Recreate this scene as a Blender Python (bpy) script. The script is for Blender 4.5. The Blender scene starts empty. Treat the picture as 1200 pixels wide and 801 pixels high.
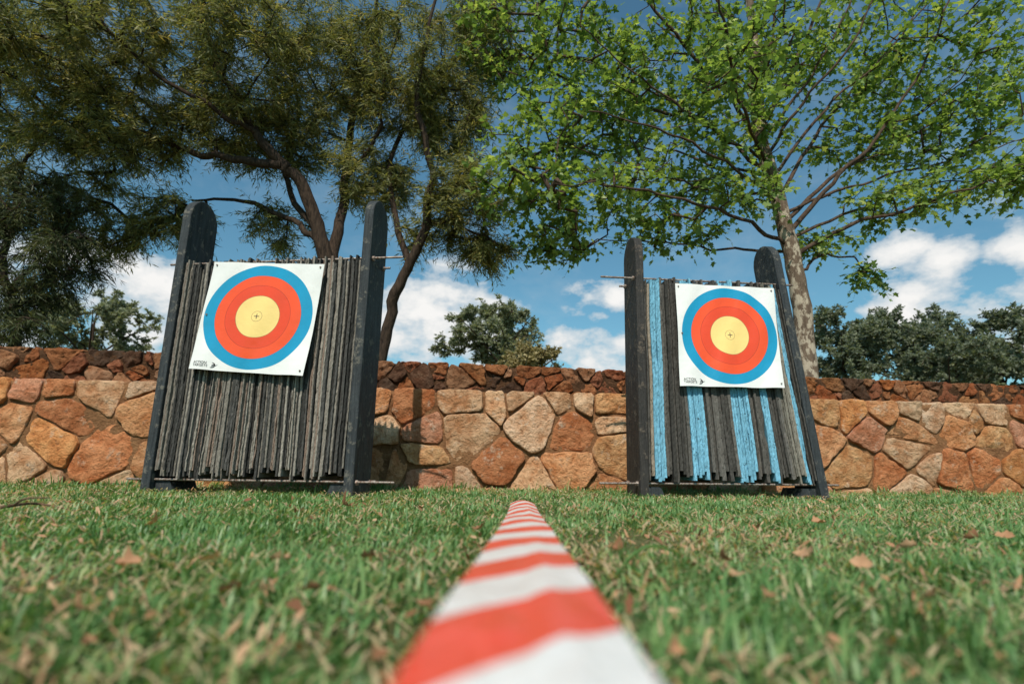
import bpy, math
import numpy as np
from mathutils import Vector, Matrix, noise
rng = np.random.default_rng(11)
C = bpy.context.scene.collection
TH, RO, FPX, CH = math.radians(12.5), math.radians(0.8), 667.0, 0.17
cT, sT, cR, sR = math.cos(TH), math.sin(TH), math.cos(RO), math.sin(RO)

def ray(u, v):
    a = (u-600)/FPX; b = (400.5-v)/FPX
    a2 = a*cR - b*sR; b2 = a*sR + b*cR
    return np.array([a2, cT-b2*sT, sT+b2*cT])
O = np.array([0, 0, CH])
def at(u, v, Y):
    d = ray(u, v); return O + d*(Y/d[1])
def on_ground(u, v, z=0.0):
    d = ray(u, v); return O + d*((z-CH)/d[2])

# ------------------------------------------------------------ helpers
def empty(name, loc=(0,0,0), rz=0):
    o = bpy.data.objects.new(name, None); C.objects.link(o)
    o.location = tuple(float(q) for q in loc); o.rotation_euler = (0,0,rz); o.empty_display_size = .1
    return o
def tag(o, label=None, cat=None, group=None, kind=None):
    if label: o['label'] = label
    if cat: o['category'] = cat
    if group: o['group'] = group
    if kind: o['kind'] = kind
    return o
def np_mesh(name, V, F, mat, parent=None, smooth=False, tint=None, col=None, uv=None):
    V = np.asarray(V, dtype=np.float32); me = bpy.data.meshes.new(name)
    if isinstance(F, np.ndarray):
        m, k = F.shape
        me.vertices.add(len(V)); me.vertices.foreach_set('co', V.ravel())
        me.loops.add(m*k); me.loops.foreach_set('vertex_index', F.astype(np.int32).ravel())
        me.polygons.add(m); me.polygons.foreach_set('loop_start', np.arange(0, m*k, k, dtype=np.int32))
    else:
        me.from_pydata([tuple(map(float, p)) for p in V], [], [tuple(map(int, f)) for f in F])
    me.update(calc_edges=True)
    if smooth: me.polygons.foreach_set('use_smooth', np.ones(len(me.polygons), dtype=bool))
    if tint is not None:
        at_ = me.attributes.new('tint', 'FLOAT', 'POINT'); at_.data.foreach_set('value', np.asarray(tint, dtype=np.float32))
    if col is not None:
        at_ = me.attributes.new('col', 'FLOAT_COLOR', 'POINT'); at_.data.foreach_set('color', np.asarray(col, dtype=np.float32).ravel())
    if uv is not None:
        l = me.uv_layers.new(name='UVMap'); vi = np.zeros(len(me.loops), dtype=np.int32)
        me.loops.foreach_get('vertex_index', vi)
        l.data.foreach_set('uv', np.asarray(uv, dtype=np.float32)[vi].ravel())
    me.materials.append(mat)
    o = bpy.data.objects.new(name, me); C.objects.link(o)
    if parent: o.parent = parent
    return o

class NT:
    def __init__(s, name):
        s.m = bpy.data.materials.new(name); s.m.use_nodes = True; s.t = s.m.node_tree; s.t.nodes.clear()
    def n(s, typ, **kw):
        nd = s.t.nodes.new(typ)
        for k, v in kw.items():
            setattr(nd, k, v)
        return nd
    def l(s, a, b): s.t.links.new(a, b)
    def ramp(s, fac, stops, interp='LINEAR'):
        r = s.n('ShaderNodeValToRGB'); r.color_ramp.interpolation = interp
        e = r.color_ramp.elements
        while len(e) < len(stops): e.new(.5)
        for q, (p, c) in zip(e, stops):
            q.position = p; q.color = (c[0], c[1], c[2], 1) if hasattr(c, '__len__') else (c, c, c, 1)
        s.l(fac, r.inputs[0]); return r.outputs[0]
    def noise(s, vec, scale, detail=4, rough=.55):
        nn = s.n('ShaderNodeTexNoise'); nn.inputs['Scale'].default_value = scale
        nn.inputs['Detail'].default_value = detail; nn.inputs['Roughness'].default_value = rough
        if vec is not None: s.l(vec, nn.inputs['Vector'])
        return nn.outputs['Fac']
    def mapping(s, vec, scale):
        mp = s.n('ShaderNodeMapping'); mp.inputs['Scale'].default_value = scale; s.l(vec, mp.inputs['Vector']); return mp.outputs[0]
    def mix(s, fac, a, b, mode='MIX'):
        x = s.n('ShaderNodeMix', data_type='RGBA', blend_type=mode)
        for sock, v in ((x.inputs[0], fac), (x.inputs[6], a), (x.inputs[7], b)):
            if isinstance(v, (int, float)): sock.default_value = v
            elif isinstance(v, tuple): sock.default_value = (v[0], v[1], v[2], 1)
            else: s.l(v, sock)
        return x.outputs[2]
    def math(s, op, a, b=0.0, clamp=False):
        x = s.n('ShaderNodeMath', operation=op, use_clamp=clamp)
        for i, v in enumerate((a, b)):
            if isinstance(v, (int, float)): x.inputs[i].default_value = v
            else: s.l(v, x.inputs[i])
        return x.outputs[0]
    def bump(s, h, strength=.5, dist=.01):
        b = s.n('ShaderNodeBump'); b.inputs['Strength'].default_value = strength; b.inputs['Distance'].default_value = dist
        s.l(h, b.inputs['Height']); return b.outputs[0]
    def finish(s, color, rough=.8, normal=None, spec=.3, metal=0, shader=None):
        out = s.n('ShaderNodeOutputMaterial')
        if shader is None:
            p = s.n('ShaderNodeBsdfPrincipled')
            if isinstance(color, tuple): p.inputs['Base Color'].default_value = (*color, 1)
            else: s.l(color, p.inputs['Base Color'])
            if isinstance(rough, (int, float)): p.inputs['Roughness'].default_value = rough
            else: s.l(rough, p.inputs['Roughness'])
            p.inputs['Specular IOR Level'].default_value = spec; p.inputs['Metallic'].default_value = metal
            if normal is not None: s.l(normal, p.inputs['Normal'])
            shader = p.outputs[0]
        s.l(shader, out.inputs[0]); return s.m

def leaf_mat(name, stops, transl=.35, rough=.5, spec=.25):
    t = NT(name); a = t.n('ShaderNodeAttribute', attribute_name='tint')
    c = t.ramp(a.outputs['Fac'], stops)
    p = t.n('ShaderNodeBsdfPrincipled'); t.l(c, p.inputs['Base Color']); p.inputs['Roughness'].default_value = rough
    p.inputs['Specular IOR Level'].default_value = spec
    tr = t.n('ShaderNodeBsdfTranslucent')
    t.l(t.mix(1.0, c, (1.5, 1.5, .7), 'MULTIPLY'), tr.inputs[0])
    mx = t.n('ShaderNodeMixShader'); mx.inputs[0].default_value = transl
    t.l(p.outputs[0], mx.inputs[1]); t.l(tr.outputs[0], mx.inputs[2])
    return t.finish(None, shader=mx.outputs[0])
def bark_mat(name, c0, c1, scale=(14,14,3), patch=None):
    t = NT(name); g = t.n('ShaderNodeTexCoord').outputs['Object']
    n1 = t.noise(t.mapping(g, scale), 3.0, 6, .6)
    c = t.ramp(n1, [(.3, c0), (.7, c1)])
    if patch:
        c = t.mix(t.ramp(t.noise(t.mapping(g, (3.6,3.6,2.2)), 3, 5, .65), [(.49, 0.), (.55, 1.)]), c, patch)
    return t.finish(c, .9, t.bump(n1, .8, .02), .15)

# ------------------------------------------------------------ camera
cam = bpy.data.cameras.new('camera'); co = bpy.data.objects.new('camera', cam); C.objects.link(co)
cam.lens = 20.0; cam.sensor_width = 36; cam.sensor_fit = 'HORIZONTAL'; cam.clip_start = .01; cam.clip_end = 2000
U0 = Vector((0, -sT, cT)); F_ = Vector((0, cT, sT)); X_ = Vector((1, 0, 0))
Rv = X_*cR + U0*sR; Uv = X_*(-sR) + U0*cR
M = Matrix(((Rv.x, Uv.x, -F_.x, 0), (Rv.y, Uv.y, -F_.y, 0), (Rv.z, Uv.z, -F_.z, CH), (0, 0, 0, 1)))
co.matrix_world = M
cam.dof.use_dof = True; cam.dof.focus_distance = 3.6; cam.dof.aperture_fstop = 2.6
bpy.context.scene.camera = co

# ------------------------------------------------------------ sun + sky
sun_dir = Vector((-.12, -.66, .80)).normalized()
sd = bpy.data.lights.new('sun', 'SUN'); sd.energy = 4.7; sd.angle = math.radians(.5); sd.color = (1, .93, .80)
so = bpy.data.objects.new('sun', sd); C.objects.link(so); so.rotation_euler = sun_dir.to_track_quat('Z', 'Y').to_euler()
so.location = (-3, -8, 8)
w = bpy.data.worlds.new('World'); bpy.context.scene.world = w; w.use_nodes = True
class WT(NT):
    def __init__(s): s.t = w.node_tree; s.t.nodes.clear()
wt = WT()
sky = wt.n('ShaderNodeTexSky'); sky.sky_type = 'NISHITA'; sky.sun_disc = False
sky.sun_elevation = math.asin(sun_dir.z); sky.sun_rotation = math.atan2(sun_dir.x, sun_dir.y)
sky.air_density = 1.0; sky.dust_density = .8; sky.ozone_density = 1.3
g = wt.n('ShaderNodeTexCoord').outputs['Generated']
n1 = wt.noise(wt.mapping(g, (1, 1, 1.7)), 10.5, 7, .58)
blobs = [(500,375,.14),(545,395,.10),(700,405,.08),(722,352,.07),(182,335,.11),(1050,300,.05),(1108,303,.045),
         (1192,292,.045),(700,368,.04),(300,390,.08),(-150,350,.2),(1400,330,.2),(1060,370,.07),(150,375,.09)]
mx = None
for u, v, r in blobs:
    d = ray(u, v); d = d/np.linalg.norm(d)
    sub = wt.n('ShaderNodeVectorMath', operation='SUBTRACT'); wt.l(g, sub.inputs[0]); sub.inputs[1].default_value = tuple(d)
    mul = wt.n('ShaderNodeVectorMath', operation='MULTIPLY'); wt.l(sub.outputs[0], mul.inputs[0]); mul.inputs[1].default_value = (1, 1, 1.8)
    ln = wt.n('ShaderNodeVectorMath', operation='LENGTH'); wt.l(mul.outputs[0], ln.inputs[0])
    q = wt.math('SUBTRACT', 1.0, wt.math('DIVIDE', ln.outputs['Value'], r*1.55), True)
    mx = q if mx is None else wt.math('MAXIMUM', mx, q)
dens = wt.math('ADD', wt.math('MULTIPLY', mx, .95), wt.math('MULTIPLY', wt.math('SUBTRACT', n1, .5), 3.0))
cl = wt.ramp(dens, [(.22, 0.), (.42, .6), (.75, 1.)])
gate = wt.ramp(mx, [(.0, 0.), (.22, 1.)])
veil = wt.math('MULTIPLY', wt.ramp(n1, [(.45, 0.), (.8, 1.)]), .22)
cf = wt.math('MAXIMUM', wt.math('MULTIPLY', cl, gate), veil, True)
skyc = wt.mix(1.0, sky.outputs[0], (.70, 1.10, 1.04), 'MULTIPLY')
ccol = wt.mix(wt.ramp(dens, [(.3, 0.), (1., 1.)]), (5.4, 5.9, 6.2), (8.4, 8.3, 8.1))
bg = wt.n('ShaderNodeBackground'); bg.inputs[1].default_value = .112
wt.l(wt.mix(cf, skyc, ccol), bg.inputs[0])
wo = wt.n('ShaderNodeOutputWorld'); wt.l(bg.outputs[0], wo.inputs[0])

# ------------------------------------------------------------ ground
t = NT('lawn_soil'); g = t.n('ShaderNodeTexCoord').outputs['Object']
a = t.noise(g, 3, 5); b = t.noise(g, 60, 6, .7)
c = t.ramp(a, [(.35, (.07, .11, .033)), (.6, (.12, .14, .055)), (.75, (.18, .15, .08))])
c = t.mix(t.ramp(b, [(.4, 0.), (.7, .7)]), c, (.23, .18, .10))
soil = t.finish(c, .95, t.bump(b, .9, .02), .1)
def sheet(x0, x1, y0, y1, z):
    return [(x0, y0, z), (x1, y0, z), (x1, y1, z), (x0, y1, z)], [(0, 1, 2, 3)]
V, F = sheet(-400, 400, -400, 400, 0)
tag(np_mesh('ground', V, F, soil), kind='structure')

# ------------------------------------------------------------ grass
def fbm(x, y, s):
    v = np.zeros_like(x)
    for k, (fx, fy, ph) in enumerate([(1.0, .7, .3), (-.8, 1.3, 1.9), (2.1, 1.7, 4.0), (2.9, -2.3, 2.2), (-4.1, 3.7, .9)]):
        v += np.sin(x*fx*s + ph + 1.3*np.sin(y*fy*s*.8 + ph*2)) * np.cos(y*fy*s + ph*1.7) / (1+.4*k)
    return v/2.4
grass_m = leaf_mat('grass_blade', [(.0, (.07, .165, .055)), (.3, (.13, .26, .09)), (.55, (.215, .335, .125)), (.7, (.32, .38, .16)), (.78, (.49, .40, .24)), (.9, (.55, .42, .28)), (1., (.42, .23, .13))], .36, .42, .4)
def wall_y(x): return 4.36 + .094*x
P = []
for (y0, y1, xm, dn) in ((.10, .55, 1.1, 21000), (.55, 1.1, 1.9, 16000), (1.1, 2.2, 3.0, 9500), (2.2, 5.0, 6.2, 5200)):
    n = int((y1-y0)*2*xm*dn)
    P.append(np.stack([rng.uniform(-xm, xm, n), rng.uniform(y0, y1, n)], 1))
P = np.concatenate(P); P = P[P[:, 1] < wall_y(P[:, 0]) - .01]
x, y = P[:, 0], P[:, 1]
pf = fbm(x, y, 3.2); pf2 = fbm(x+7, y-3, 11); pf3 = fbm(x-2, y+5, 27)
keep = rng.random(len(x)) < np.clip(.74 + .5*pf + .55*pf2 + .25*pf3, .12, 1)
x, y, pf, pf2, pf3 = x[keep], y[keep], pf[keep], pf2[keep], pf3[keep]; n = len(x)
L = rng.uniform(.014, .042, n)*(1+.5*pf2+.3*pf3)*np.where(y < 1.1, 1.2, 1)
dry = rng.random(n) < np.clip(.20 - .45*pf - .25*pf2, .05, .72)
tx = np.interp(y, [-1, 0, 2.3], [0, 0, .05])
near = (np.abs(x-tx) < .08) & (y < 2.5) & (y > .8); L[near] *= .55
wallside = (wall_y(x)-y) < .12; L[wallside] *= 1.9
tall = rng.random(n) < .018; L[tall] *= 1.8
# blades of one tuft lean the same way
az = 3.5*fbm(x+3, y+1, 16) + rng.normal(0, .9, n)*1.3
a1 = rng.uniform(.05, .9, n); a2 = a1 + rng.uniform(.2, 1.1, n)
az[dry] = rng.uniform(0, 6.28, dry.sum())
a1[dry] = rng.uniform(.9, 1.45, dry.sum()); a2[dry] = rng.uniform(1.2, 1.6, dry.sum())
wd = rng.uniform(.0011, .0024, n)*(1 + .28*np.clip(y-.8, 0, 3))
z0 = np.where(dry, rng.uniform(.004, .027, n), 0.0)
dx, dy = np.cos(az), np.sin(az); px, py = -dy, dx
V = np.zeros((n, 6, 3), np.float32)
mx_, mz_ = L*.55*np.sin(a1), L*.55*np.cos(a1)
ex, ez = mx_ + L*.45*np.sin(a2), mz_ + L*.45*np.cos(a2)
for j, (hx, hz, ww) in enumerate(((0*L, 0*L, wd*.8), (mx_, mz_, wd), (ex, ez, wd*.12))):
    for k, sgn in enumerate((-1, 1)):
        V[:, j*2+k, 0] = x + dx*hx + px*ww*sgn; V[:, j*2+k, 1] = y + dy*hx + py*ww*sgn; V[:, j*2+k, 2] = z0 + hz
b0 = np.arange(n)[:, None]*6
F = np.concatenate([b0+np.array([[0, 1, 3, 2]]), b0+np.array([[2, 3, 5, 4]])])
tint = np.where(dry, rng.uniform(.76, 1., n), np.clip(rng.normal(.38, .17, n) - .14*pf, 0, .72))
tag(np_mesh('grass', V.reshape(-1, 3), F, grass_m, tint=np.repeat(tint, 6)), 'short green lawn grass mixed with dry straw in front of the stone wall', 'grass', kind='stuff')
# crumbs of dead leaf in the turf
n = 5200
r_ = rng.random(n); yy = .35*np.exp(r_*math.log(4.2/.35)); xx = rng.uniform(-1.15, 1.15, n)*(yy+.4)
kp = rng.random(n) < np.clip(.40-.9*fbm(xx, yy, 3.2), .05, 1); xx, yy = xx[kp], yy[kp]; n = len(xx)
sz = rng.uniform(.0018, .0068, n)*(1+.25*yy)*(1+.8*(rng.random(n) < .07)); az = rng.uniform(0, 6.28, n); tl = rng.normal(0, .6, (n, 2))
Q = np.array([(-1, -.1), (-.2, -.55), (.6, -.4), (1.1, .1), (.3, .5), (-.5, .45)])
V = np.zeros((n, 6, 3)); jit = rng.uniform(.7, 1.25, (n, 6))
qx, qy = Q[None, :, 0]*jit*1.2, Q[None, :, 1]*jit*.8
V[:, :, 0] = xx[:, None] + (qx*np.cos(az)[:, None]-qy*np.sin(az)[:, None])*sz[:, None]
V[:, :, 1] = yy[:, None] + (qx*np.sin(az)[:, None]+qy*np.cos(az)[:, None])*sz[:, None]
V[:, :, 2] = rng.uniform(.014, .034, n)[:, None] + (qx*tl[:, :1]+qy*tl[:, 1:]+.5*qy*qy)*sz[:, None]
dl = leaf_mat('dry_leaf', [(0, (.20, .085, .045)), (.5, (.42, .22, .12)), (1, (.52, .35, .22))], .15, .6)
tag(np_mesh('leaf_litter', V.reshape(-1, 3), np.arange(n*6).reshape(n, 6), dl, tint=np.repeat(rng.random(n), 6)), 'tiny brown crumbs of dead leaf scattered all through the lawn', 'leaf litter', kind='stuff')

# ------------------------------------------------------------ stone walls
def clip(poly, nx, ny, c):
    out = []
    for i in range(len(poly)):
        p, q = poly[i], poly[(i+1) % len(poly)]
        dp, dq = nx*p[0]+ny*p[1]-c, nx*q[0]+ny*q[1]-c
        if dp <= 0: out.append(p)
        if (dp < 0 < dq) or (dq < 0 < dp):
            s = dp/(dp-dq); out.append((p[0]+(q[0]-p[0])*s, p[1]+(q[1]-p[1])*s))
    return out
def stones(pts, rect, gap, bulge, palette, rr, NP=36, rug=1.0):
    pts = np.array(pts); VV, FF, CC = [], [], []
    # a weight per stone gives big and small neighbours
    wt_ = rr.normal(0, .012, len(pts))
    for i, p in enumerate(pts):
        poly = [(rect[0], rect[2]), (rect[1], rect[2]), (rect[1], rect[3]), (rect[0], rect[3])]
        d = np.hypot(*(pts-p).T)
        for j in np.argsort(d)[1:16]:
            nrm = (pts[j]-p)/d[j]
            g_ = gap*rr.uniform(.35, 1.9)
            sh = np.clip((wt_[i]-wt_[j])/(2*d[j]), -.2*d[j], .2*d[j])
            poly = clip(poly, nrm[0], nrm[1], float(nrm@((p+pts[j])/2)) + sh - g_)
            if len(poly) < 3: break
        if len(poly) < 3: continue
        f1 = rr.uniform(.06, .16)
        poly = [tuple(np.array(poly[k])*(1-f)+np.array(poly[(k+1) % len(poly)])*f) for k in range(len(poly)) for f in (f1, 1-f1)]
        poly = np.array(poly); nxt = np.roll(poly, -1, 0); seg = np.hypot(*(nxt-poly).T); cum = np.concatenate([[0], np.cumsum(seg)])
        if cum[-1] < .12: continue
        tt = np.linspace(0, cum[-1], NP, endpoint=False); pc = np.vstack([poly, poly[:1]])
        R = np.stack([np.interp(tt, cum, pc[:, 0]), np.interp(tt, cum, pc[:, 1])], 1)
        cen = R.mean(0); size = cum[-1]/4
        for k in range(NP):
            q = noise.noise(Vector((R[k, 0]*12, R[k, 1]*12, i*.7))) + .8*noise.noise(Vector((R[k, 0]*36, R[k, 1]*36, i*.7)))
            R[k] = cen + (R[k]-cen)*(1-.01+.08*rug*q)
        tl = rr.normal(0, .06, 2); off = rr.uniform(-.006, .014)*rug; base = len(VV)
        fac = [(rr.normal(0, .18, 2), rr.uniform(.002, .014)) for _ in range(4)]
        bl = bulge*(.7+.3*min(1, size/.25))
        c0 = np.array(palette[rr.integers(len(palette))])*rr.uniform(.80, 1.15)
        rings = [(1.02, -.05), (1., bl*.5), (.985, bl*.86), (.94, bl), (.8, bl*1.0), (.6, bl*1.0), (.38, bl*1.0), (.14, bl*1.0)]
        for f, h in rings:
            for k in range(NP):
                q = cen + (R[k]-cen)*f
                hh = h
                if h > 0:
                    pl = max(min([0.0] + [float(n_@(q-cen))+o_ for n_, o_ in fac]), -.014)
                    hh = h + off + float(tl@(q-cen)) + pl + rug*(.008*noise.noise(Vector((q[0]*9, q[1]*9, i*3.1))) + .010*noise.noise(Vector((q[0]*26, q[1]*26, i*3.1))) + .005*noise.noise(Vector((q[0]*60, q[1]*60, i*3.1))))
                VV.append((q[0], hh, q[1])); CC.append((*c0, 1))
        for r in range(len(rings)-1):
            for k in range(NP):
                k2 = (k+1) % NP
                FF.append((base+r*NP+k, base+r*NP+k2, base+(r+1)*NP+k2, base+(r+1)*NP+k))
        FF.append(tuple(base+(len(rings)-1)*NP+k for k in range(NP)))
    return np.array(VV), FF, np.array(CC)
def stone_mat(name, patch, dark):
    t = NT(name); g = t.n('ShaderNodeTexCoord').outputs['Object']; at_ = t.n('ShaderNodeAttribute', attribute_name='col').outputs['Color']
    a = t.noise(g, 8, 8, .65); b = t.noise(g, 32, 8, .7)
    col = t.mix(t.ramp(a, [(.38, 0.), (.62, 1.)]), t.mix(1., at_, (.68, .50, .38), 'MULTIPLY'), at_)
    col = t.mix(t.ramp(t.noise(g, 11, 8, .72), [(.56, 0.), (.68, .7)]), col, patch)
    col = t.mix(t.ramp(b, [(.30, .8), (.44, 0.)]), col, dark)
    return t.finish(col, .9, t.bump(t.math('ADD', b, a), 1., .032), .2)
def mortar_mat(name, c0, c1):
    t = NT(name); g = t.n('ShaderNodeTexCoord').outputs['Object']
    a = t.noise(g, 9, 8, .7); b = t.noise(g, 55, 5, .7)
    return t.finish(t.ramp(a, [(.3, c0), (.7, c1)]), .95, t.bump(t.math('ADD', a, b), 1., .03), .1)
def slab(s0, s1, z0, z1, th, front=0.0):
    nx_, nz = int((s1-s0)/.035), max(2, int((z1-z0)/.035)); V, F = [], []
    for j in range(nz+1):
        for i in range(nx_+1):
            s = s0+(s1-s0)*i/nx_; z = z0+(z1-z0)*j/nz
            V.append((s, front+.010*noise.noise(Vector((s*7, z*7, 3)))+.007*noise.noise(Vector((s*22, z*22, 3))), z + (.02*noise.noise(Vector((s*3, 5, 1))) if j == nz else 0)))
    for j in range(nz):
        for i in range(nx_):
            q = j*(nx_+1)+i; F.append((q, q+1, q+nx_+2, q+nx_+1))
    top = nz*(nx_+1); n0 = len(V)
    for i in range(nx_+1): V.append((V[top+i][0], -th, V[top+i][2]-.01))
    for i in range(nx_): F.append((top+i, top+i+1, n0+i+1, n0+i))
    q = len(V); V += [(s0, -th, z0), (s1, -th, z0)]; F.append((q, n0, n0+nx_, q+1))
    return V, F
def wall(label, y0, slope, s0, s1, z0, z1, pts, gap, bulge, pal, sm, mm, seed, front, rug=1.0):
    rr = np.random.default_rng(seed)
    root = empty('stone_wall', (0, y0, 0), 0); tag(root, label, 'wall')
    ang = math.atan(slope); d = np.array([math.cos(ang), math.sin(ang), 0]); nn = np.array([math.sin(ang), -math.cos(ang), 0])
    def mp(V):
        V = np.asarray(V, float); return V[:, :1]*d + V[:, 1:2]*nn + V[:, 2:3]*np.array([0, 0, 1])
    V, F, CC = stones(pts(rr), (s0, s1, z0, z1), gap, bulge, pal, rr, rug=rug)
    np_mesh('stone_facing', mp(V), F, sm, root, True, col=CC)
    V, F = slab(s0-.02, s1+.02, z0-.02, z1-.02, .32, front)
    np_mesh('mortar_core', mp(V), F, mm, root, True)
    return root
def pts_low(rr):
    out = []
    for z, sp, jz in ((-.02, .42, .05), (.23, .41, .10), (.50, .38, .09)):
        s = -9+rr.uniform(0, .3)
        while s < 10:
            out.append((s, z+rr.uniform(-jz, jz)))
            if rr.random() < .28: out.append((s+.17, z+rr.choice([-1, 1])*.13))
            s += sp*rr.uniform(.6, 1.42)
    s = -9
    while s < 10:
        out.append((s, .70+rr.uniform(-.035, .025))); s += .25*rr.uniform(.45, 1.7)
    return out
def pts_up(rr):
    out = []
    for z in (.73, .83, .92, 1.01):
        s = -9+rr.uniform(0, .2)
        while s < 12:
            out.append((s, z+rr.uniform(-.045, .03))); s += .17*rr.uniform(.35, 2.0)
    return out
pal = [(.72, .34, .14), (.70, .40, .20), (.74, .46, .28), (.62, .26, .12), (.72, .48, .31), (.66, .34, .17), (.74, .50, .34), (.72, .37, .19), (.66, .32, .20)]
sm1 = stone_mat('sandstone', (.66, .53, .41), (.22, .10, .05)); mm1 = mortar_mat('earth_mortar', (.17, .075, .035), (.38, .20, .10))
sm2 = stone_mat('shaded_dirty_sandstone', (.20, .12, .075), (.035, .018, .011)); mm2 = mortar_mat('shaded_dirty_mortar', (.05, .026, .014), (.14, .07, .038))  # upper wall: leaf shade and dirt both put into these dark colours
wall('low front wall of large orange sandstone slabs rising from the lawn behind the targets', 4.36, .094, -9, 10, -.05, .75, pts_low, .0065, .028, pal, sm1, mm1, 5, .002)
pal2 = [(q[0]*.50, q[1]*.40, q[2]*.34) for q in pal] + [(.15, .08, .05), (.10, .06, .04)]  # same stones, palette darkened to stand in for leaf shade and dirt
wall('upper wall of small rough stones, coloured dark for leaf shade and dirt, set back above the orange wall', 4.86, .14, -9, 12, .70, 1.035, pts_up, .004, .030, pal2, sm2, mm2, 8, .008, 1.9)
t = NT('terrace_earth'); g = t.n('ShaderNodeTexCoord').outputs['Object']
a = t.noise(g, 2, 6, .7); te = t.finish(t.ramp(a, [(.35, (.07, .085, .03)), (.65, (.17, .12, .07))]), .95, t.bump(a, .8, .05), .1)
def strip(za, ya, sa, yb, sb, x0, x1):
    return [(x0, ya+sa*x0, za), (x1, ya+sa*x1, za), (x1, yb+sb*x1, za), (x0, yb+sb*x0, za)], [(0, 1, 2, 3)]
V, F = strip(.69, 4.40, .094, 5.0, .14, -9, 10); tag(np_mesh('terrace', V, F, te), kind='structure')
V = [(-9, 3.8, .97), (12, 6.75, .97), (60, 12, .8), (300, 300, 0.05), (-300, 300, .05), (-60, 3, .8)]
tag(np_mesh('upper_terrace', V, [(0, 1, 2, 3, 4, 5)], te), kind='structure')

# ------------------------------------------------------------ target butts
def wood_mat(name, c0, c1, worn):
    t = NT(name); g = t.n('ShaderNodeTexCoord').outputs['Object']
    gr = t.noise(t.mapping(g, (30, 12, 1.6)), 3, 7, .65); b = t.noise(g, 14, 9, .78)
    c = t.ramp(gr, [(.3, c0), (.7, c1)])
    c = t.mix(t.ramp(b, [(.55, 0.), (.61, .9)]), c, worn)
    return t.finish(c, t.ramp(b, [(.3, .5), (.7, .85)]), t.bump(t.math('ADD', gr, b), .8, .012), .3)
blackwood = wood_mat('dark_painted_wood', (.014, .017, .020), (.050, .058, .064), (.15, .14, .12))
brownwood = wood_mat('weathered_brown_wood', (.014, .013, .013), (.045, .040, .036), (.12, .095, .075))
t = NT('rusty_steel'); g = t.n('ShaderNodeTexCoord').outputs['Object']; a = t.noise(g, 90, 4)
steel = t.finish(t.ramp(a, [(.35, (.12, .06, .04)), (.65, (.36, .32, .29))]), .55, t.bump(a, .5, .002), .5, .5)
t = NT('foam_sheets'); g = t.n('ShaderNodeTexCoord').outputs['Object']; ca = t.n('ShaderNodeAttribute', attribute_name='col').outputs['Color']
a = t.noise(t.mapping(g, (60, 30, 8)), 2, 7, .7); b = t.noise(g, 34, 8, .78); h = t.noise(t.mapping(g, (60, 60, 45)), 1.3, 2)
c = t.mix(t.ramp(a, [(.35, .0), (.6, 1.)]), t.mix(1., ca, (.66, .64, .62), 'MULTIPLY'), ca)
c = t.mix(t.ramp(b, [(.36, .85), (.41, 0.)]), c, (.025, .022, .020))
c = t.mix(t.ramp(h, [(.68, 0.), (.72, .95)]), c, (.006, .006, .006))
foam = t.finish(c, .9, t.bump(t.math('ADD', a, b), .8, .007), .12)

def tube_np(p0, p1, r0, r1, sides):
    p0, p1 = np.atleast_2d(p0).astype(float), np.atleast_2d(p1).astype(float); n = len(p0)
    r0 = np.broadcast_to(r0, n); r1 = np.broadcast_to(r1, n)
    d = p1-p0; d /= (np.linalg.norm(d, axis=1, keepdims=True)+1e-9)
    ref = np.where(np.abs(d[:, 2:3]) > .9, np.array([[1., 0, 0]]), np.array([[0, 0, 1.]]))
    u = np.cross(ref, d); u /= np.linalg.norm(u, axis=1, keepdims=True); v = np.cross(d, u)
    a = np.arange(sides)*2*np.pi/sides
    cs = np.cos(a)[None, :, None]*u[:, None] + np.sin(a)[None, :, None]*v[:, None]
    V = np.concatenate([p0[:, None]+cs*r0[:, None, None], p1[:, None]+cs*r1[:, None, None]], 1).reshape(-1, 3)
    i = np.arange(sides); j = (i+1) % sides
    F = (np.arange(n)[:, None, None]*2*sides + np.stack([i, j, j+sides, i+sides], 1)[None]).reshape(-1, 4)
    return V, F
def rod(parent, p0, p1, r, mat, name='threaded_rod'):
    p0, p1 = np.array(p0), np.array(p1); V, F = tube_np(p0, p1, r, r, 10)
    F = [tuple(f) for f in F] + [tuple(range(9, -1, -1)), tuple(range(10, 20))]
    return np_mesh(name, V, F, mat, parent)
def post(parent, xo, xi, depth, H, k, lean, mat):
    # board standing on edge: rounded top in the depth direction
    prof = [(0, 0), (depth, 0)]
    R = depth/2
    for i in range(13):
        a = math.pi*i/12; prof.append((R+R*math.cos(a), H-R*1.05+R*1.05*math.sin(a)))
    n = len(prof); V = []
    for xx in (xo, xi):
        for (yy, zz) in prof: V.append((xx+k*zz, yy+lean*zz, zz))
    F = [tuple(range(n)), tuple(range(2*n-1, n-1, -1))] + [(i, i+n, (i+1) % n+n, (i+1) % n) for i in range(n)]
    ob = np_mesh('post', V, F, mat, parent)
    b = ob.modifiers.new('bevel', 'BEVEL'); b.width = .006; b.segments = 2; b.limit_method = 'ANGLE'; b.angle_limit = math.radians(40)
    return ob
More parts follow.
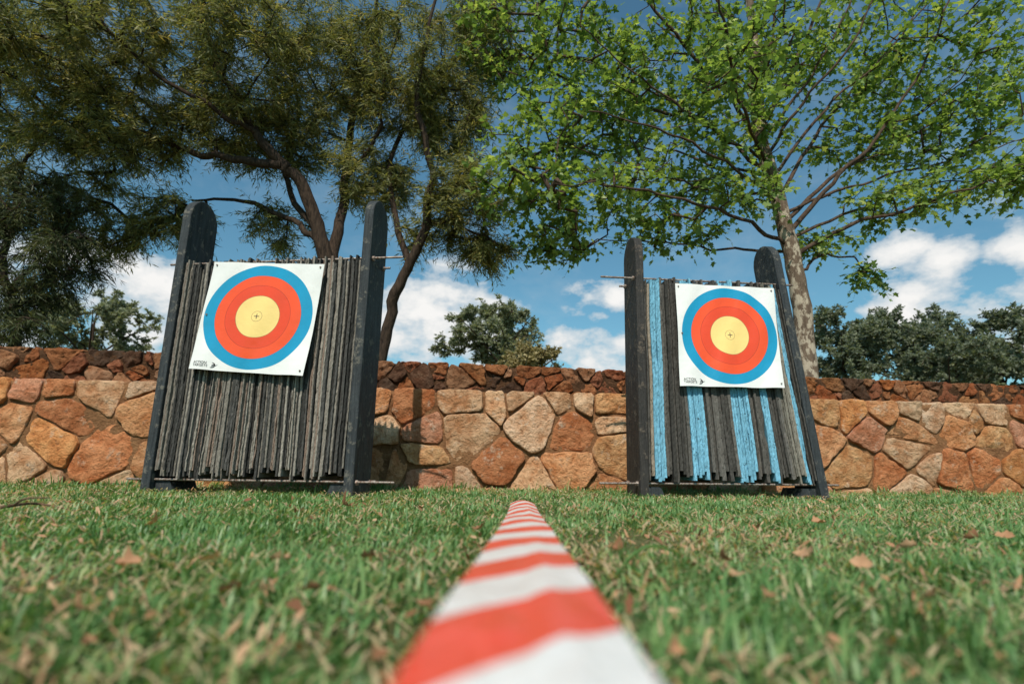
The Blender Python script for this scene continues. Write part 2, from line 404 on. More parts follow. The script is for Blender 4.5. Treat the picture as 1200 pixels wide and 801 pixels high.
def butt(loc, rz, hw, HL, HR, kL, kR, lean, z0, z1, sheets, label, seed, pm, rods):
    rr = np.random.default_rng(seed)
    root = empty('target_butt', loc, rz); tag(root, label, 'archery butt')
    TW, D = .056, .27
    post(root, -hw, -hw+TW, D, HL, kL, lean, pm[0]); post(root, hw-TW, hw, D, HR, kR, lean, pm[1])
    xL = lambda z: -hw+TW+.004+kL*z
    xR = lambda z: hw-TW-.004+kR*z
    NZ = 80; VV, FF, CC = [], [], []
    tot = sum(s[0] for s in sheets); acc = 0
    for (wd_, colr) in sheets:
        isblue = colr[2] > colr[0]*1.5
        f0, f1 = acc/tot, (acc+wd_)/tot; acc += wd_
        zt, zb = z1+rr.uniform(-.040, .026), z0+rr.uniform(-.03, .045)
        fo = rr.uniform(-.004, .006) if isblue else rr.uniform(-.010, .016); ph = rr.uniform(0, 100); base = len(VV)
        cf0 = (f0+f1)/2
        for j in range(NZ+1):
            z = zb+(zt-zb)*j/NZ
            # neighbouring sheets bend together
            wob = .009*noise.noise(Vector((z*2.2, cf0*5, seed))) + .0012*noise.noise(Vector((z*9, ph, 0)))
            a, b = xL(z)+(xR(z)-xL(z))*f0+wob, xL(z)+(xR(z)-xL(z))*f1+wob
            th = (b-a)
            tear = .035*max(0, noise.noise(Vector((z*6, ph, 31)))-.30)
            e = [tear+.003*noise.noise(Vector((z*20, ph+q*.6, 2)))+.0045*noise.noise(Vector((z*75, ph+q*5, 7))) for q in range(3)]
            jx = .09*th*noise.noise(Vector((z*60, ph, 13)))
            ed = .0008 if isblue else .0018
            yf = .012+fo+lean*z
            VV += [(a+th*.03+jx, yf+ed+e[0], z), (a+th*.09+jx, yf+e[0], z), (a+th*.5, yf+e[1], z), (a+th*.91+jx, yf+e[2], z), (a+th*.97+jx, yf+ed+e[2], z),
                   (b-.001, .255+lean*z, z), (a+.001, .255+lean*z, z)]
            CC += [(*colr, 1)]*7
        m = 7
        for j in range(NZ):
            for q in range(m):
                q2 = (q+1) % m
                FF.append((base+j*m+q, base+j*m+q2, base+(j+1)*m+q2, base+(j+1)*m+q))
        FF.append(tuple(base+q for q in range(m-1, -1, -1))); FF.append(tuple(base+NZ*m+q for q in range(m)))
    np_mesh('foam_stack', VV, FF, foam, root, False, col=CC)
    def nut(p):
        V, F = tube_np(np.array(p)-[.007, 0, 0], np.array(p)+[.007, 0, 0], .015, .015, 6)
        np_mesh('nut', V, [tuple(f) for f in F]+[tuple(range(5, -1, -1)), tuple(range(6, 12))], steel, root)
    for (zz, yy, exl, exr) in ((z1+.005, .04, rods[0], rods[1]), (z0-.035, .04, rods[2], rods[3]), (z1+.005, .22, .03, .03), (z0-.035, .22, .03, .03)):
        l, r = -hw-.02 + kL*zz, hw+.02+kR*zz
        rod(root, (l-exl, yy+lean*zz, zz), (r+exr, yy+lean*zz, zz+.004), .0068, steel)
        nut((-hw-.008+kL*zz, yy+lean*zz, zz)); nut((hw+.008+kR*zz, yy+lean*zz, zz))
    # ground blocks on the inner side of each post
    for s in (-1, 1):
        xa = s*(hw-TW-.002); xb = s*(hw-TW-.12)
        x0_, x1_ = min(xa, xb), max(xa, xb)
        V = [(x0_, .05, 0), (x1_, .05, 0), (x1_, .27, 0), (x0_, .27, 0), (x0_+.01*(s > 0)*3, .05, .07), (x1_-.01*(s < 0)*3, .05, .07), (x1_-.01*(s < 0)*3, .27, .07), (x0_+.01*(s > 0)*3, .27, .07)]
        np_mesh('foot_block', V, [(3, 2, 1, 0), (4, 5, 6, 7), (0, 1, 5, 4), (1, 2, 6, 5), (2, 3, 7, 6), (3, 0, 4, 7)], blackwood, root)
    return root
rr = np.random.default_rng(3)
shL = []
for i in range(104):
    q = rr.random()
    if q < .56: v = rr.uniform(.18, .36); c = (v, v*.91, v*.80)
    elif q < .68: v = rr.uniform(.18, .30); c = (v*1.1, v*.82, v*.67)
    else: v = rr.uniform(.04, .11); c = (v, v*.96, v*.92)
    shL.append((rr.uniform(.5, 1.5)*(.85 if v > .14 else 1.05), c))
shR = []
blue = (.20, .47, .65)
def dk(n_, wv=1.0):
    for _ in range(n_):
        v = rr.uniform(.05, .15); shR.append((rr.uniform(.7, 1.3)*wv, (v, v*.94, v*.87)))
def bl(n_, wv=.9):
    for _ in range(n_):
        m_ = rr.uniform(.85, 1.1); shR.append((rr.uniform(.8, 1.1)*wv, tuple(q*m_ for q in blue)))
dk(2, .4); shR.append((.9, (.30, .25, .20))); bl(4, .85); dk(8, .95); bl(6, .85); dk(9, 1.0); bl(7, .85); dk(5, .8); bl(3, .8); dk(3, .7); dk(3, .7)
for _ in range(7):
    v = rr.uniform(.12, .36); shR.append((.55, (v, v*.93, v*.8)))
bl(3, .5); dk(3, .5)
LOCL, RZL, HWL, LEANL = (-1.485, 3.275, 0), math.atan2(-.15, 1.222), .632, .012
LOCR, RZR, HWR, LEANR = (1.378, 3.565, 0), math.atan2(.12, 1.18), .603, .08
butt(LOCL, RZL, HWL, 1.86, 1.81, .0, .0, LEANL, .115, 1.39, shL, 'left archery butt of packed grey sheets between two dark round topped posts', 21, (blackwood, blackwood), (.04, .17, .10, .20))
butt(LOCR, RZR, HWR, 1.77, 1.76, .040, -.058, LEANR, .125, 1.43, shR, 'right archery butt of black and blue foam sheets between dark posts', 22, (brownwood, blackwood), (.21, .05, .22, .08))

# ------------------------------------------------------------ paper targets
def paper_mat(cx, cy, R):
    t = NT('printed_target_paper'); uv = t.n('ShaderNodeTexCoord').outputs['UV']
    sx = t.n('ShaderNodeSeparateXYZ'); t.l(uv, sx.inputs[0])
    dx = t.math('SUBTRACT', sx.outputs[0], cx); dy = t.math('SUBTRACT', sx.outputs[1], cy)
    r = t.math('DIVIDE', t.math('SQRT', t.math('ADD', t.math('MULTIPLY', dx, dx), t.math('MULTIPLY', dy, dy))), R)
    Yl, Rd, R2, Bl, W_, K = (.86, .62, .22), (.82, .085, .018), (.74, .065, .016), (.012, .27, .48), (.76, .75, .74), (.30, .20, .08)
    rk = (.42, .035, .012); bk = (.01, .16, .31)
    s = .5   # ramp position = r/2
    st = [(0, Yl), (.090*s, K), (.095*s, Yl), (.196*s, K), (.202*s, Yl), (.395*s, K), (.402*s, R2), (.595*s, rk), (.603*s, Rd), (.795*s, bk), (.804*s, Bl), (1.0*s, W_)]
    c = t.ramp(t.math('MULTIPLY', r, .5), st, 'CONSTANT')
    adx, ady = t.math('ABSOLUTE', dx), t.math('ABSOLUTE', dy)
    def arm(a, b):
        return t.math('MULTIPLY', t.math('LESS_THAN', a, .0035), t.math('LESS_THAN', b, .024))
    cross = t.math('MAXIMUM', arm(adx, ady), arm(ady, adx))
    c = t.mix(cross, c, (.03, .03, .03))
    g = t.n('ShaderNodeTexCoord').outputs['Object']
    return t.finish(c, .28, t.bump(t.noise(g, 7, 4), .35, .018), .55)
t = NT('black_ink'); ink = t.finish((.02, .02, .02), .5)
def paper(corners, loc, rz, lean, label, seed, cc, Rr, off=.026):
    # corners TL TR BR BL dropped onto the front plane of the butt
    c, s = math.cos(rz), math.sin(rz)
    nn = np.array([s, -c, 0.0]) + np.array([0, 0, lean]); nn /= np.linalg.norm(nn)
    P0 = np.array(loc, float) + nn*off
    W = []
    for (u, v) in corners:
        d = ray(u, v); W.append(O + d*(nn@(P0-O))/(nn@d))
    TL, TR, BR, BL = W; cen = sum(W)/4
    def S(u, v, h=0.):
        p = (BL*(1-u)+BR*u)*(1-v) + (TL*(1-u)+TR*u)*v
        w_ = .006*math.sin(u*7+seed)*math.sin(v*5+seed*2)*(1-v*.3) + .016*max(0, .25-v)*4*max(0, u-.55)*2 + .007*math.sin(u*15+v*3)*(1-v) + .003*math.sin(u*23-v*9)
        return p + nn*(max(w_, -.004)+.004+h) - cen
    root = empty('paper_target', cen); tag(root, label, 'target face')
    N = 36; V = [S(i/N, j/N) for j in range(N+1) for i in range(N+1)]; uv = [(i/N, j/N) for j in range(N+1) for i in range(N+1)]
    F = [(j*(N+1)+i, j*(N+1)+i+1, (j+1)*(N+1)+i+1, (j+1)*(N+1)+i) for j in range(N) for i in range(N)]
    np_mesh('paper_sheet', V, F, paper_mat(cc[0], cc[1], Rr), root, True, uv=uv)
    cu = bpy.data.curves.new('lettering', 'FONT'); cu.body = 'ACTION\nTARGETS'; cu.size = 1; cu.space_line = .85
    to = bpy.data.objects.new('t', cu); C.objects.link(to); bpy.context.view_layer.update()
    me = bpy.data.meshes.new_from_object(to.evaluated_get(bpy.context.evaluated_depsgraph_get()))
    bpy.data.objects.remove(to)
    co_ = np.array([v.co[:] for v in me.vertices]); fs = [tuple(p.vertices) for p in me.polygons]
    mn, mxx = co_.min(0), co_.max(0); sc = .125/(mxx[0]-mn[0])
    V = [S(.035+(p[0]-mn[0])*sc, .028+(p[1]-mn[1])*sc*1.0, .0018) for p in co_]
    np_mesh('lettering', V, fs, ink, root)
    V, F = [], []
    def ribbon(pts, w0):
        b = len(V); n = len(pts)
        for i, (px_, py_) in enumerate(pts):
            q = pts[min(i+1, n-1)]; p_ = pts[max(i-1, 0)]; tx_, ty_ = q[0]-p_[0], q[1]-p_[1]; l = math.hypot(tx_, ty_)
            ww = w0*(.25+math.sin(math.pi*i/(n-1)))
            V.append(S(px_-ty_/l*ww, py_+tx_/l*ww, .0018)); V.append(S(px_+ty_/l*ww, py_-tx_/l*ww, .0018))
        for i in range(n-1): F.append((b+2*i, b+2*i+1, b+2*i+3, b+2*i+2))
    ribbon([(.19+.025*math.cos(a_), .045+.022*math.sin(a_)) for a_ in np.linspace(-1.9, 1.6, 12)], .004)
    ribbon([(.19+.05*i/8, .046+.003*math.sin(i)) for i in range(9)], .0025)
    ribbon([(.19+.02*i/6, .028+.03*i/6) for i in range(7)], .0025)
    np_mesh('emblem', V, F, ink, root)
    for (u, v) in ((.03, .97), (.97, .97), (.97, .04), (.04, .5)):
        p = S(u, v, -.004); V, F = tube_np(p, p+nn*.010, .006, .005, 8)
        np_mesh('pin', V, [tuple(f) for f in F]+[tuple(range(8, 16))], steel, root)
    return root
paper([(252, 307), (381, 310), (357, 441), (222, 432)], LOCL, RZL, LEANL, 'white paper target with blue, red and yellow rings pinned to the grey butt', 1, (.496, .50), .475)
paper([(791, 332), (906, 338), (918, 455), (797, 452)], LOCR, RZR, LEANR, 'white paper target with blue, red and yellow rings pinned to the butt with blue sheets', 2, (.515, .50), .475)

# ------------------------------------------------------------ barrier tape
t = NT('red_white_plastic'); uv = t.n('ShaderNodeTexCoord').outputs['UV']; sx = t.n('ShaderNodeSeparateXYZ'); t.l(uv, sx.inputs[0])
ph = t.math('FRACT', t.math('DIVIDE', t.math('SUBTRACT', sx.outputs[1], t.math('ADD', t.math('MULTIPLY', sx.outputs[0], .10), -.045)), .205))
c = t.ramp(ph, [(0, (.80, .075, .035)), (.5, (.78, .76, .75))], 'CONSTANT')
g = t.n('ShaderNodeTexCoord').outputs['Object']
tape_m = t.finish(c, .25, t.bump(t.noise(t.mapping(g, (14, 5, 3)), 3, 4), .5, .012), .5)
key = np.array([(-1.4, -.03, .012), (-.9, -.02, .05), (-.4, -.005, .092), (0, .004, .110), (.184, .0062, .108), (.322, .009, .1034), (.542, .0142, .0936), (.9, .024, .080), (1.4, .034, .060), (1.85, .042, .048), (2.15, .047, .045), (2.24, .049, .041), (2.28, .050, .032), (2.29, .050, .012)])
ts = []
for i in range(len(key)-1):
    m = max(3, int((key[i+1, 0]-key[i, 0])/.03))
    for q in range(m): ts.append(key[i, 0]+(key[i+1, 0]-key[i, 0])*q/m)
ts.append(2.29); ts = np.array(ts)
cy = ts; cx = np.interp(ts, key[:, 0], key[:, 1]); cz = np.interp(ts, key[:, 0], key[:, 2])
kern = np.ones(5)/5; czs = cz.copy(); czs[2:-2] = np.convolve(cz, kern, 'valid'); cz = czs
V, uv = [], []; NW = 12
for i in range(len(ts)):
    far = min(1, max(0, (cy[i]-.8)/1.2))
    for j in range(NW+1):
        s = j/NW*2-1
        ridge = .0016*max(0, 1-abs(s-.3)*3.5)*(1+math.sin(cy[i]*5))
        arch = (.0022+.010*far)*(1-s*s) + .0007*math.sin(cy[i]*13+s*2) + ridge
        V.append((cx[i]+s*(.0405+.003*far), cy[i], cz[i]+arch)); uv.append((j/NW, cy[i]))
F = [(i*(NW+1)+j, i*(NW+1)+j+1, (i+1)*(NW+1)+j+1, (i+1)*(NW+1)+j) for i in range(len(ts)-1) for j in range(NW)]
tag(np_mesh('barrier_tape', V, F, tape_m, None, True, uv=uv), 'red and white striped barrier tape running across the lawn towards the wall', 'barrier tape')

# ------------------------------------------------------------ trees
def catmull(P, R, m=6):
    P = np.array(P, float); R = np.array(R, float); out, ro = [], []
    Q = np.vstack([2*P[0]-P[1], P, 2*P[-1]-P[-2]])
    for i in range(len(P)-1):
        a, b, c, d = Q[i], Q[i+1], Q[i+2], Q[i+3]
        for k in range(m):
            s = k/m; out.append(.5*((2*b)+(c-a)*s+(2*a-5*b+4*c-d)*s*s+(3*b-a-3*c+d)*s**3)); ro.append(R[i]*(1-s)+R[i+1]*s)
    out.append(P[-1]); ro.append(R[-1]); return np.array(out), np.array(ro)
def limb_tube(P, R, sides, VV, FF, wob=.12):
    base = sum(len(v) for v in VV); n = len(P); V = []
    u = None
    for i in range(n):
        d = P[min(i+1, n-1)]-P[max(i-1, 0)]; d /= np.linalg.norm(d)
        if u is None: u = np.cross(d, [0, 1, .1])
        u = u-d*(u@d); u /= np.linalg.norm(u); v = np.cross(d, u)
        for k in range(sides):
            a = 2*math.pi*k/sides
            rr_ = R[i]*(1+wob*noise.noise(Vector((math.cos(a)*1.5+i*.3, math.sin(a)*1.5, P[i][2]*2))))
            V.append(P[i]+(u*math.cos(a)+v*math.sin(a))*rr_)
    F = [(base+i*sides+k, base+i*sides+(k+1) % sides, base+(i+1)*sides+(k+1) % sides, base+(i+1)*sides+k) for i in range(n-1) for k in range(sides)]
    VV.append(np.array(V)); FF.append(np.array(F))
NARROW = (np.array([(0, 0, 0), (.4, .5, -.0), (1, 0, -.12), (.4, -.5, -.0)]), 1)
MAPLE = (np.array([(x_, y_, -.22*x_*x_-.28*abs(y_)) for x_, y_ in [(0, 0), (-.06, .30), (.2, .25), (.36, .56), (.52, .22), (.7, .2), (1, 0), (.7, -.2), (.52, -.22), (.36, -.56), (.2, -.25), (-.06, -.30)]]), 2)
def tree(name, label, cat, base, limbs, clumps, n_targets, sprigs, leaves, spr_len, leaf, lsize, lwidth, droop, bark, lmat, seed, step=.22, twig_r=.0045, upbias=.6, group=None, stems=True, lscale=1.0, bend=.12, twig_bark=None):
    rr = np.random.default_rng(seed); base = np.array(base, float)
    root = empty(name, base); tag(root, label, cat, group)
    VV, FF = [], []; V2, F2 = [], []; nodes, par, nr = [], [], []
    for li, lm in enumerate(limbs):
        P = [np.array(q[0], float) for q in lm]; R = [q[1]*lscale for q in lm]
        P2, R2 = catmull(P, R)
        for i in range(2, len(P2)-1):
            P2[i] += np.array([noise.noise(Vector((i*.45, seed, P[0][0]))), noise.noise(Vector((i*.45, seed+9, P[0][2]))), noise.noise(Vector((i*.45, seed+4, P[-1][0])))])*bend*.5*(.25 if R2[i] > .08 else 1)
        if li == 0: limb_tube(P2, R2, 12, VV, FF)
        else: limb_tube(P2, R2, 12 if R[0] > .05 else 8, V2, F2)
        start = 0 if R[0] < .09*lscale else max(2, len(P2)//5)
        for i in range(start, len(P2)): nodes.append(P2[i]); par.append(-1); nr.append(R2[i])
    wts = np.array([c_[2] for c_ in clumps], float); wts /= wts.sum(); T = []
    for ci in rr.choice(len(clumps), n_targets, p=wts):
        c_, rad = np.array(clumps[ci][0]), np.array(clumps[ci][1]); d = rr.normal(size=3); d /= np.linalg.norm(d)
        T.append(c_ + d*rad*rr.uniform(.1, 1)**(1/2.2))
    T = np.array(T); NA = np.array(nodes)
    order = np.argsort([np.min(np.linalg.norm(NA-q, axis=1)) for q in T])
    buf = np.zeros((len(nodes)+n_targets*40, 3)); buf[:len(nodes)] = NA; cnt = len(nodes); tips = []
    edges = []
    for q in T[order]:
        dv = buf[:cnt]-q; dd = np.linalg.norm(dv, axis=1) + upbias*np.clip(dv[:, 2], 0, None)
        i = int(np.argmin(dd)); p0 = buf[i].copy(); ln = np.linalg.norm(q-p0)
        m = max(1, min(35, int(ln/step))); prev = i
        side = rr.normal(0, .09*ln, 3); side[2] += .12*ln
        for k in range(1, m+1):
            s = k/m; pt = p0*(1-s)+q*s+side*4*s*(1-s)*.6 + rr.normal(0, .014*step/.22, 3)*(k < m)
            buf[cnt] = pt; par.append(prev); nr.append(0); edges.append((prev, cnt)); prev = cnt; cnt += 1
        tips.append((prev, par[prev] if par[prev] >= 0 else i))
    buf = buf[:cnt]; par = np.array(par); wgt = np.zeros(cnt)
    for tp, _ in tips: wgt[tp] += 1
    for i in range(cnt-1, -1, -1):
        if par[i] >= 0: wgt[par[i]] += wgt[i]
    rad = np.minimum(twig_r*np.maximum(wgt, 1)**.5, .035*(step/.22))
    for i, v in enumerate(nr):
        if v > 0: rad[i] = v*.9
    E = np.array(edges)
    r0 = np.minimum(rad[E[:, 0]], rad[E[:, 1]]*1.5); V, F = tube_np(buf[E[:, 0]], buf[E[:, 1]], r0, rad[E[:, 1]], 5)
    b_ = sum(len(v) for v in V2); V2.append(V); F2.append(F+b_)
    tp = np.array(tips); A, B = buf[tp[:, 1]], buf[tp[:, 0]]
    S0 = np.repeat(A, sprigs, 0); S1 = np.repeat(B, sprigs, 0); n = len(S0)
    ff = rr.uniform(.0, 1.05, (n, 1)); org = S0+(S1-S0)*ff
    bd = S1-S0; bd /= np.linalg.norm(bd, axis=1, keepdims=True)+1e-9
    sd_ = bd*.7 + rr.normal(0, .62, (n, 3)) + np.array([0, 0, -droop]); sd_ /= np.linalg.norm(sd_, axis=1, keepdims=True)
    sl = spr_len*rr.uniform(.5, 1.3, (n, 1))
    if stems:
        V, F = tube_np(org, org+sd_*sl*.9, twig_r*.45, twig_r*.3, 3); b_ = sum(len(v) for v in V2); V2.append(V); F2.append(F+b_)
    np_mesh('trunk', np.vstack(VV)-base, np.vstack(FF), bark, root, True)
    np_mesh('branches', np.vstack(V2)-base, np.vstack(F2), twig_bark or bark, root, True)
    N = n*leaves; k = np.tile(np.arange(leaves), n)
    lo = np.repeat(org, leaves, 0); ld = np.repeat(sd_, leaves, 0); ll = np.repeat(sl, leaves, 0)
    fr = ((k+.5)/leaves)[:, None] + rr.normal(0, .05, (N, 1)); pos = lo+ld*ll*fr + np.array([0, 0, -1])*droop*.25*ll*fr**2
    sidev = np.cross(ld, np.array([0, 0, 1.0])) + 1e-4; sidev /= np.linalg.norm(sidev, axis=1, keepdims=True)
    sg = np.where(k % 2 == 0, 1, -1)[:, None]
    dr = ld*.7 + sidev*sg*.75 + rr.normal(0, .38, (N, 3)) + np.array([0, 0, -droop*.8]); dr /= np.linalg.norm(dr, axis=1, keepdims=True)
    nm = rr.normal(0, .45, (N, 3)) + np.array([0, 0, .9]); 
    if leaf[1] == 1: nm = rr.normal(0, 1, (N, 3))
    yv = np.cross(nm, dr); yv /= np.linalg.norm(yv, axis=1, keepdims=True)+1e-9; zv = np.cross(dr, yv)
    sz = lsize*rr.uniform(.5, 1.3, N)
    Tm = leaf[0]; K = len(Tm)
    V = pos[:, None] + (Tm[None, :, 0:1]*dr[:, None] + Tm[None, :, 1:2]*lwidth*yv[:, None] + Tm[None, :, 2:3]*zv[:, None])*sz[:, None, None]
    F = np.arange(N*K).reshape(N, K)
    tn = np.clip(np.repeat(rr.normal(.5, .17, n), leaves) + rr.normal(0, .12, N), 0, 1)
    np_mesh('crown', V.reshape(-1, 3)-base, F, lmat, root, tint=np.repeat(tn, K))
    return root
def Lm(*pts): return [(at(u, v, Y), r) for (u, v, Y, r) in pts]
def G(u, v, Y, z=.97):
    p = at(u, v, Y); p[2] = z; return p
def cl(u, v, Y, rx, ry, rz, w_=1.): return (at(u, v, Y), (rx, ry, rz), w_)

# --- left fine-leaved tree
bk = bark_mat('dark_rough_bark', (.016, .011, .009), (.075, .050, .036))
lm1 = leaf_mat('narrow_olive_leaves', [(0, (.06, .08, .036)), (.4, (.16, .175, .07)), (.7, (.27, .26, .10)), (1, (.48, .38, .14))], .42)
b1 = G(402, 440, 6.3); b2 = G(440, 430, 6.5)
limbs = [
    [(b1, .15)] + Lm((392, 350, 6.3, .12), (374, 275, 6.2, .10), (352, 215, 6.1, .085), (326, 188, 6.0, .075), (296, 150, 5.9, .055), (262, 90, 5.7, .04), (235, 10, 5.5, .03), (215, -90, 5.4, .015)),
    Lm((330, 193, 6.0, .065), (285, 190, 6.0, .055), (225, 178, 6.1, .045), (160, 155, 6.2, .032), (85, 110, 6.4, .02), (0, 60, 6.4, .01)),
    Lm((386, 330, 6.3, .09), (398, 260, 6.5, .075), (408, 180, 6.7, .06), (424, 90, 6.8, .045), (440, 0, 6.9, .03), (450, -90, 7, .015)),
    [(b2, .10)] + Lm((452, 385, 6.5, .085), (470, 325, 6.4, .075), (495, 268, 6.3, .065), (505, 200, 6.2, .05), (488, 120, 6.0, .04), (505, 30, 5.8, .025), (520, -70, 5.7, .012)),
    Lm((478, 305, 6.4, .05), (458, 235, 6.5, .042), (466, 160, 6.6, .035), (520, 90, 6.8, .022), (560, 40, 6.9, .01)),
    Lm((376, 285, 6.2, .05), (345, 258, 6.3, .04), (285, 236, 6.6, .03), (225, 235, 6.9, .015)),
    Lm((497, 262, 6.3, .035), (530, 262, 6.3, .025), (575, 280, 6.4, .012)),
    Lm((300, 155, 5.9, .04), (240, 120, 5.6, .03), (150, 60, 5.3, .02), (90, -20, 5.1, .01)),
    Lm((370, 270, 6.2, .05), (335, 205, 6.6, .04), (350, 120, 6.9, .03), (330, 30, 7.1, .018)),
    Lm((404, 210, 6.6, .04), (440, 165, 6.4, .03), (450, 100, 6.2, .02), (470, 30, 6.0, .01)),
]
clumps = [cl(60, 60, 5.9, .95, 1.0, .8, 1.7), cl(180, 40, 5.7, .95, 1.0, .8, 1.7), cl(150, 150, 6.1, .75, .8, .5, 1.3), cl(60, 190, 6.3, .8, .8, .6, 1.2), cl(290, 60, 5.8, .85, 1.0, .75, 1.6),
          cl(270, 150, 6.3, .6, .7, .42, 1.0), cl(390, 60, 6.5, .85, 1.0, .8, 1.6), cl(350, 160, 6.6, .6, .6, .45, .9), cl(470, 80, 6.3, .75, .9, .8, 1.6), cl(530, 140, 6.5, .55, .6, .7, 1.2),
          cl(540, 230, 6.4, .5, .5, .48, .95), cl(568, 288, 6.6, .28, .4, .18, .3), cl(440, 210, 6.7, .5, .6, .45, .7), cl(330, 265, 6.9, .45, .5, .25, .4), cl(205, 255, 6.7, .5, .5, .32, .6), cl(560, 40, 6.5, .6, .6, .7, 1.1),
          cl(-90, 80, 6.2, 1.0, 1.2, 1.2, 1.0), cl(200, -130, 5.5, 1.6, 1.3, .9, .9), cl(430, -130, 6.3, 1.3, 1.2, .8, .7), cl(110, 260, 6.8, .7, .6, .4, .8), cl(20, 20, 4.8, .7, .6, .5, .6), cl(500, 275, 6.6, .35, .3, .2, .25)]
tree('willow_leaved_tree', 'large dark barked tree with fine olive leaves spreading above the left butt', 'tree', b1, limbs, clumps, 1400, 12, 13, .28, NARROW, .088, .145, .38, bk, lm1, 31, lscale=.82, twig_r=.004)

# --- small dark tree at the far left
bF = G(20, 430, 6.0)
limbs = [[(bF, .06)] + Lm((15, 360, 6.0, .05), (5, 300, 6.0, .04), (20, 230, 6.0, .03), (40, 160, 6.0, .015)), Lm((10, 340, 6.0, .03), (50, 300, 5.9, .02), (90, 270, 5.8, .01)), Lm((8, 320, 6.0, .03), (-60, 260, 6, .02), (-100, 200, 6, .01))]
clumps = [cl(30, 235, 5.9, .65, .5, .45, 1.2), cl(70, 300, 5.8, .42, .45, .35, .8), cl(20, 330, 5.9, .55, .5, .4, 1.0), cl(20, 385, 5.7, .45, .4, .18, .5), cl(-80, 290, 6, .7, .6, .8, 1)]
lm2 = leaf_mat('dark_narrow_leaves', [(0, (.022, .036, .018)), (.5, (.065, .082, .038)), (1, (.15, .15, .06))], .3)
tree('small_tree', 'small dark tree with drooping narrow leaves at the left end of the wall', 'tree', bF, limbs, clumps, 230, 10, 12, .24, NARROW, .085, .13, .6, bk, lm2, 32)

# --- right broad-leaved tree
bk2 = bark_mat('mottled_bark', (.075, .052, .038), (.18, .13, .095), (8, 8, 3), (.38, .32, .25))
bk3 = bark_mat('brown_branch_bark', (.035, .022, .016), (.12, .08, .058), (10, 10, 4))
lm3 = leaf_mat('broad_green_leaves', [(0, (.07, .13, .035)), (.4, (.155, .24, .07)), (.7, (.26, .36, .10)), (1, (.45, .50, .17))], .46, .42, .35)
b3 = G(946, 440, 6.0)
limbs = [
    [(b3, .165)] + Lm((939, 360, 6.0, .14), (928, 300, 6.0, .13), (908, 220, 6.0, .12), (889, 150, 6.0, .11), (884, 70, 6.0, .085), (880, -20, 6.0, .06), (878, -140, 6.0, .03)),
    Lm((928, 290, 6.0, .035), (880, 262, 5.8, .03), (800, 232, 5.6, .022), (720, 218, 5.4, .016), (650, 215, 5.2, .01)),
    Lm((908, 215, 6.0, .035), (860, 170, 6.1, .03), (790, 120, 6.2, .024), (720, 85, 6.3, .016), (640, 60, 6.4, .01)),
    Lm((895, 170, 6.0, .04), (850, 110, 5.8, .034), (790, 40, 5.5, .026), (730, -40, 5.3, .015)),
    Lm((925, 272, 6.0, .042), (975, 215, 5.9, .034), (1035, 150, 5.8, .026), (1085, 70, 5.7, .018), (1120, -20, 5.6, .012)),
    Lm((929, 300, 6.0, .038), (1000, 262, 5.9, .030), (1075, 240, 5.8, .022), (1150, 215, 5.6, .015), (1230, 180, 5.5, .01)),
    Lm((890, 150, 6.0, .045), (925, 90, 6.2, .036), (960, 10, 6.4, .026), (985, -80, 6.5, .015)),
    Lm((912, 235, 6.0, .035), (955, 160, 6.4, .03), (1010, 90, 6.8, .022), (1070, 20, 7.1, .014)),
    Lm((903, 205, 6.0, .03), (855, 200, 6.4, .024), (790, 180, 6.9, .018), (730, 165, 7.2, .012)),
    Lm((884, 70, 6.0, .036), (850, 20, 6.0, .026), (820, -50, 6.0, .018)),
    Lm((900, 195, 6.0, .03), (870, 130, 5.2, .024), (850, 40, 4.5, .018), (840, -60, 4.1, .01)),
    Lm((934, 320, 6.0, .026), (965, 300, 6.2, .02), (1000, 305, 6.4, .014), (1020, 325, 6.5, .008)),
    Lm((927, 295, 6.0, .028), (860, 292, 6.3, .022), (780, 285, 6.5, .015), (700, 280, 6.6, .009)),
    Lm((920, 260, 6.0, .036), (1000, 190, 6.3, .028), (1090, 150, 6.6, .02), (1180, 110, 6.8, .012)),
    Lm((898, 185, 6.0, .03), (940, 120, 5.7, .022), (1000, 50, 5.4, .016), (1040, -40, 5.2, .01)),
    Lm((886, 120, 6.0, .03), (905, 50, 5.8, .022), (915, -30, 5.6, .014)),
    Lm((915, 240, 6.0, .03), (850, 190, 5.6, .022), (770, 150, 5.2, .016), (690, 130, 5.0, .01)),
    Lm((888, 140, 6.0, .03), (830, 70, 6.4, .022), (760, 20, 6.8, .015)),
    Lm((918, 250, 6.0, .03), (1010, 215, 6.2, .022), (1110, 190, 6.4, .015), (1190, 165, 6.6, .01)),
    Lm((905, 210, 6.0, .03), (965, 130, 6.0, .022), (1040, 60, 6.0, .015), (1100, -10, 6.0, .01)),
    Lm((900, 190, 6.0, .028), (830, 150, 5.8, .02), (750, 90, 5.6, .014), (680, 30, 5.4, .009)),
    Lm((912, 230, 6.0, .028), (840, 225, 6.0, .02), (760, 200, 6.0, .014), (660, 170, 6.0, .009)),
    Lm((893, 165, 6.0, .028), (950, 90, 5.9, .02), (990, 20, 5.8, .014), (1020, -60, 5.7, .009)),
    Lm((924, 280, 6.0, .028), (1020, 240, 6.3, .02), (1100, 215, 6.6, .014), (1170, 210, 6.8, .009)),
]
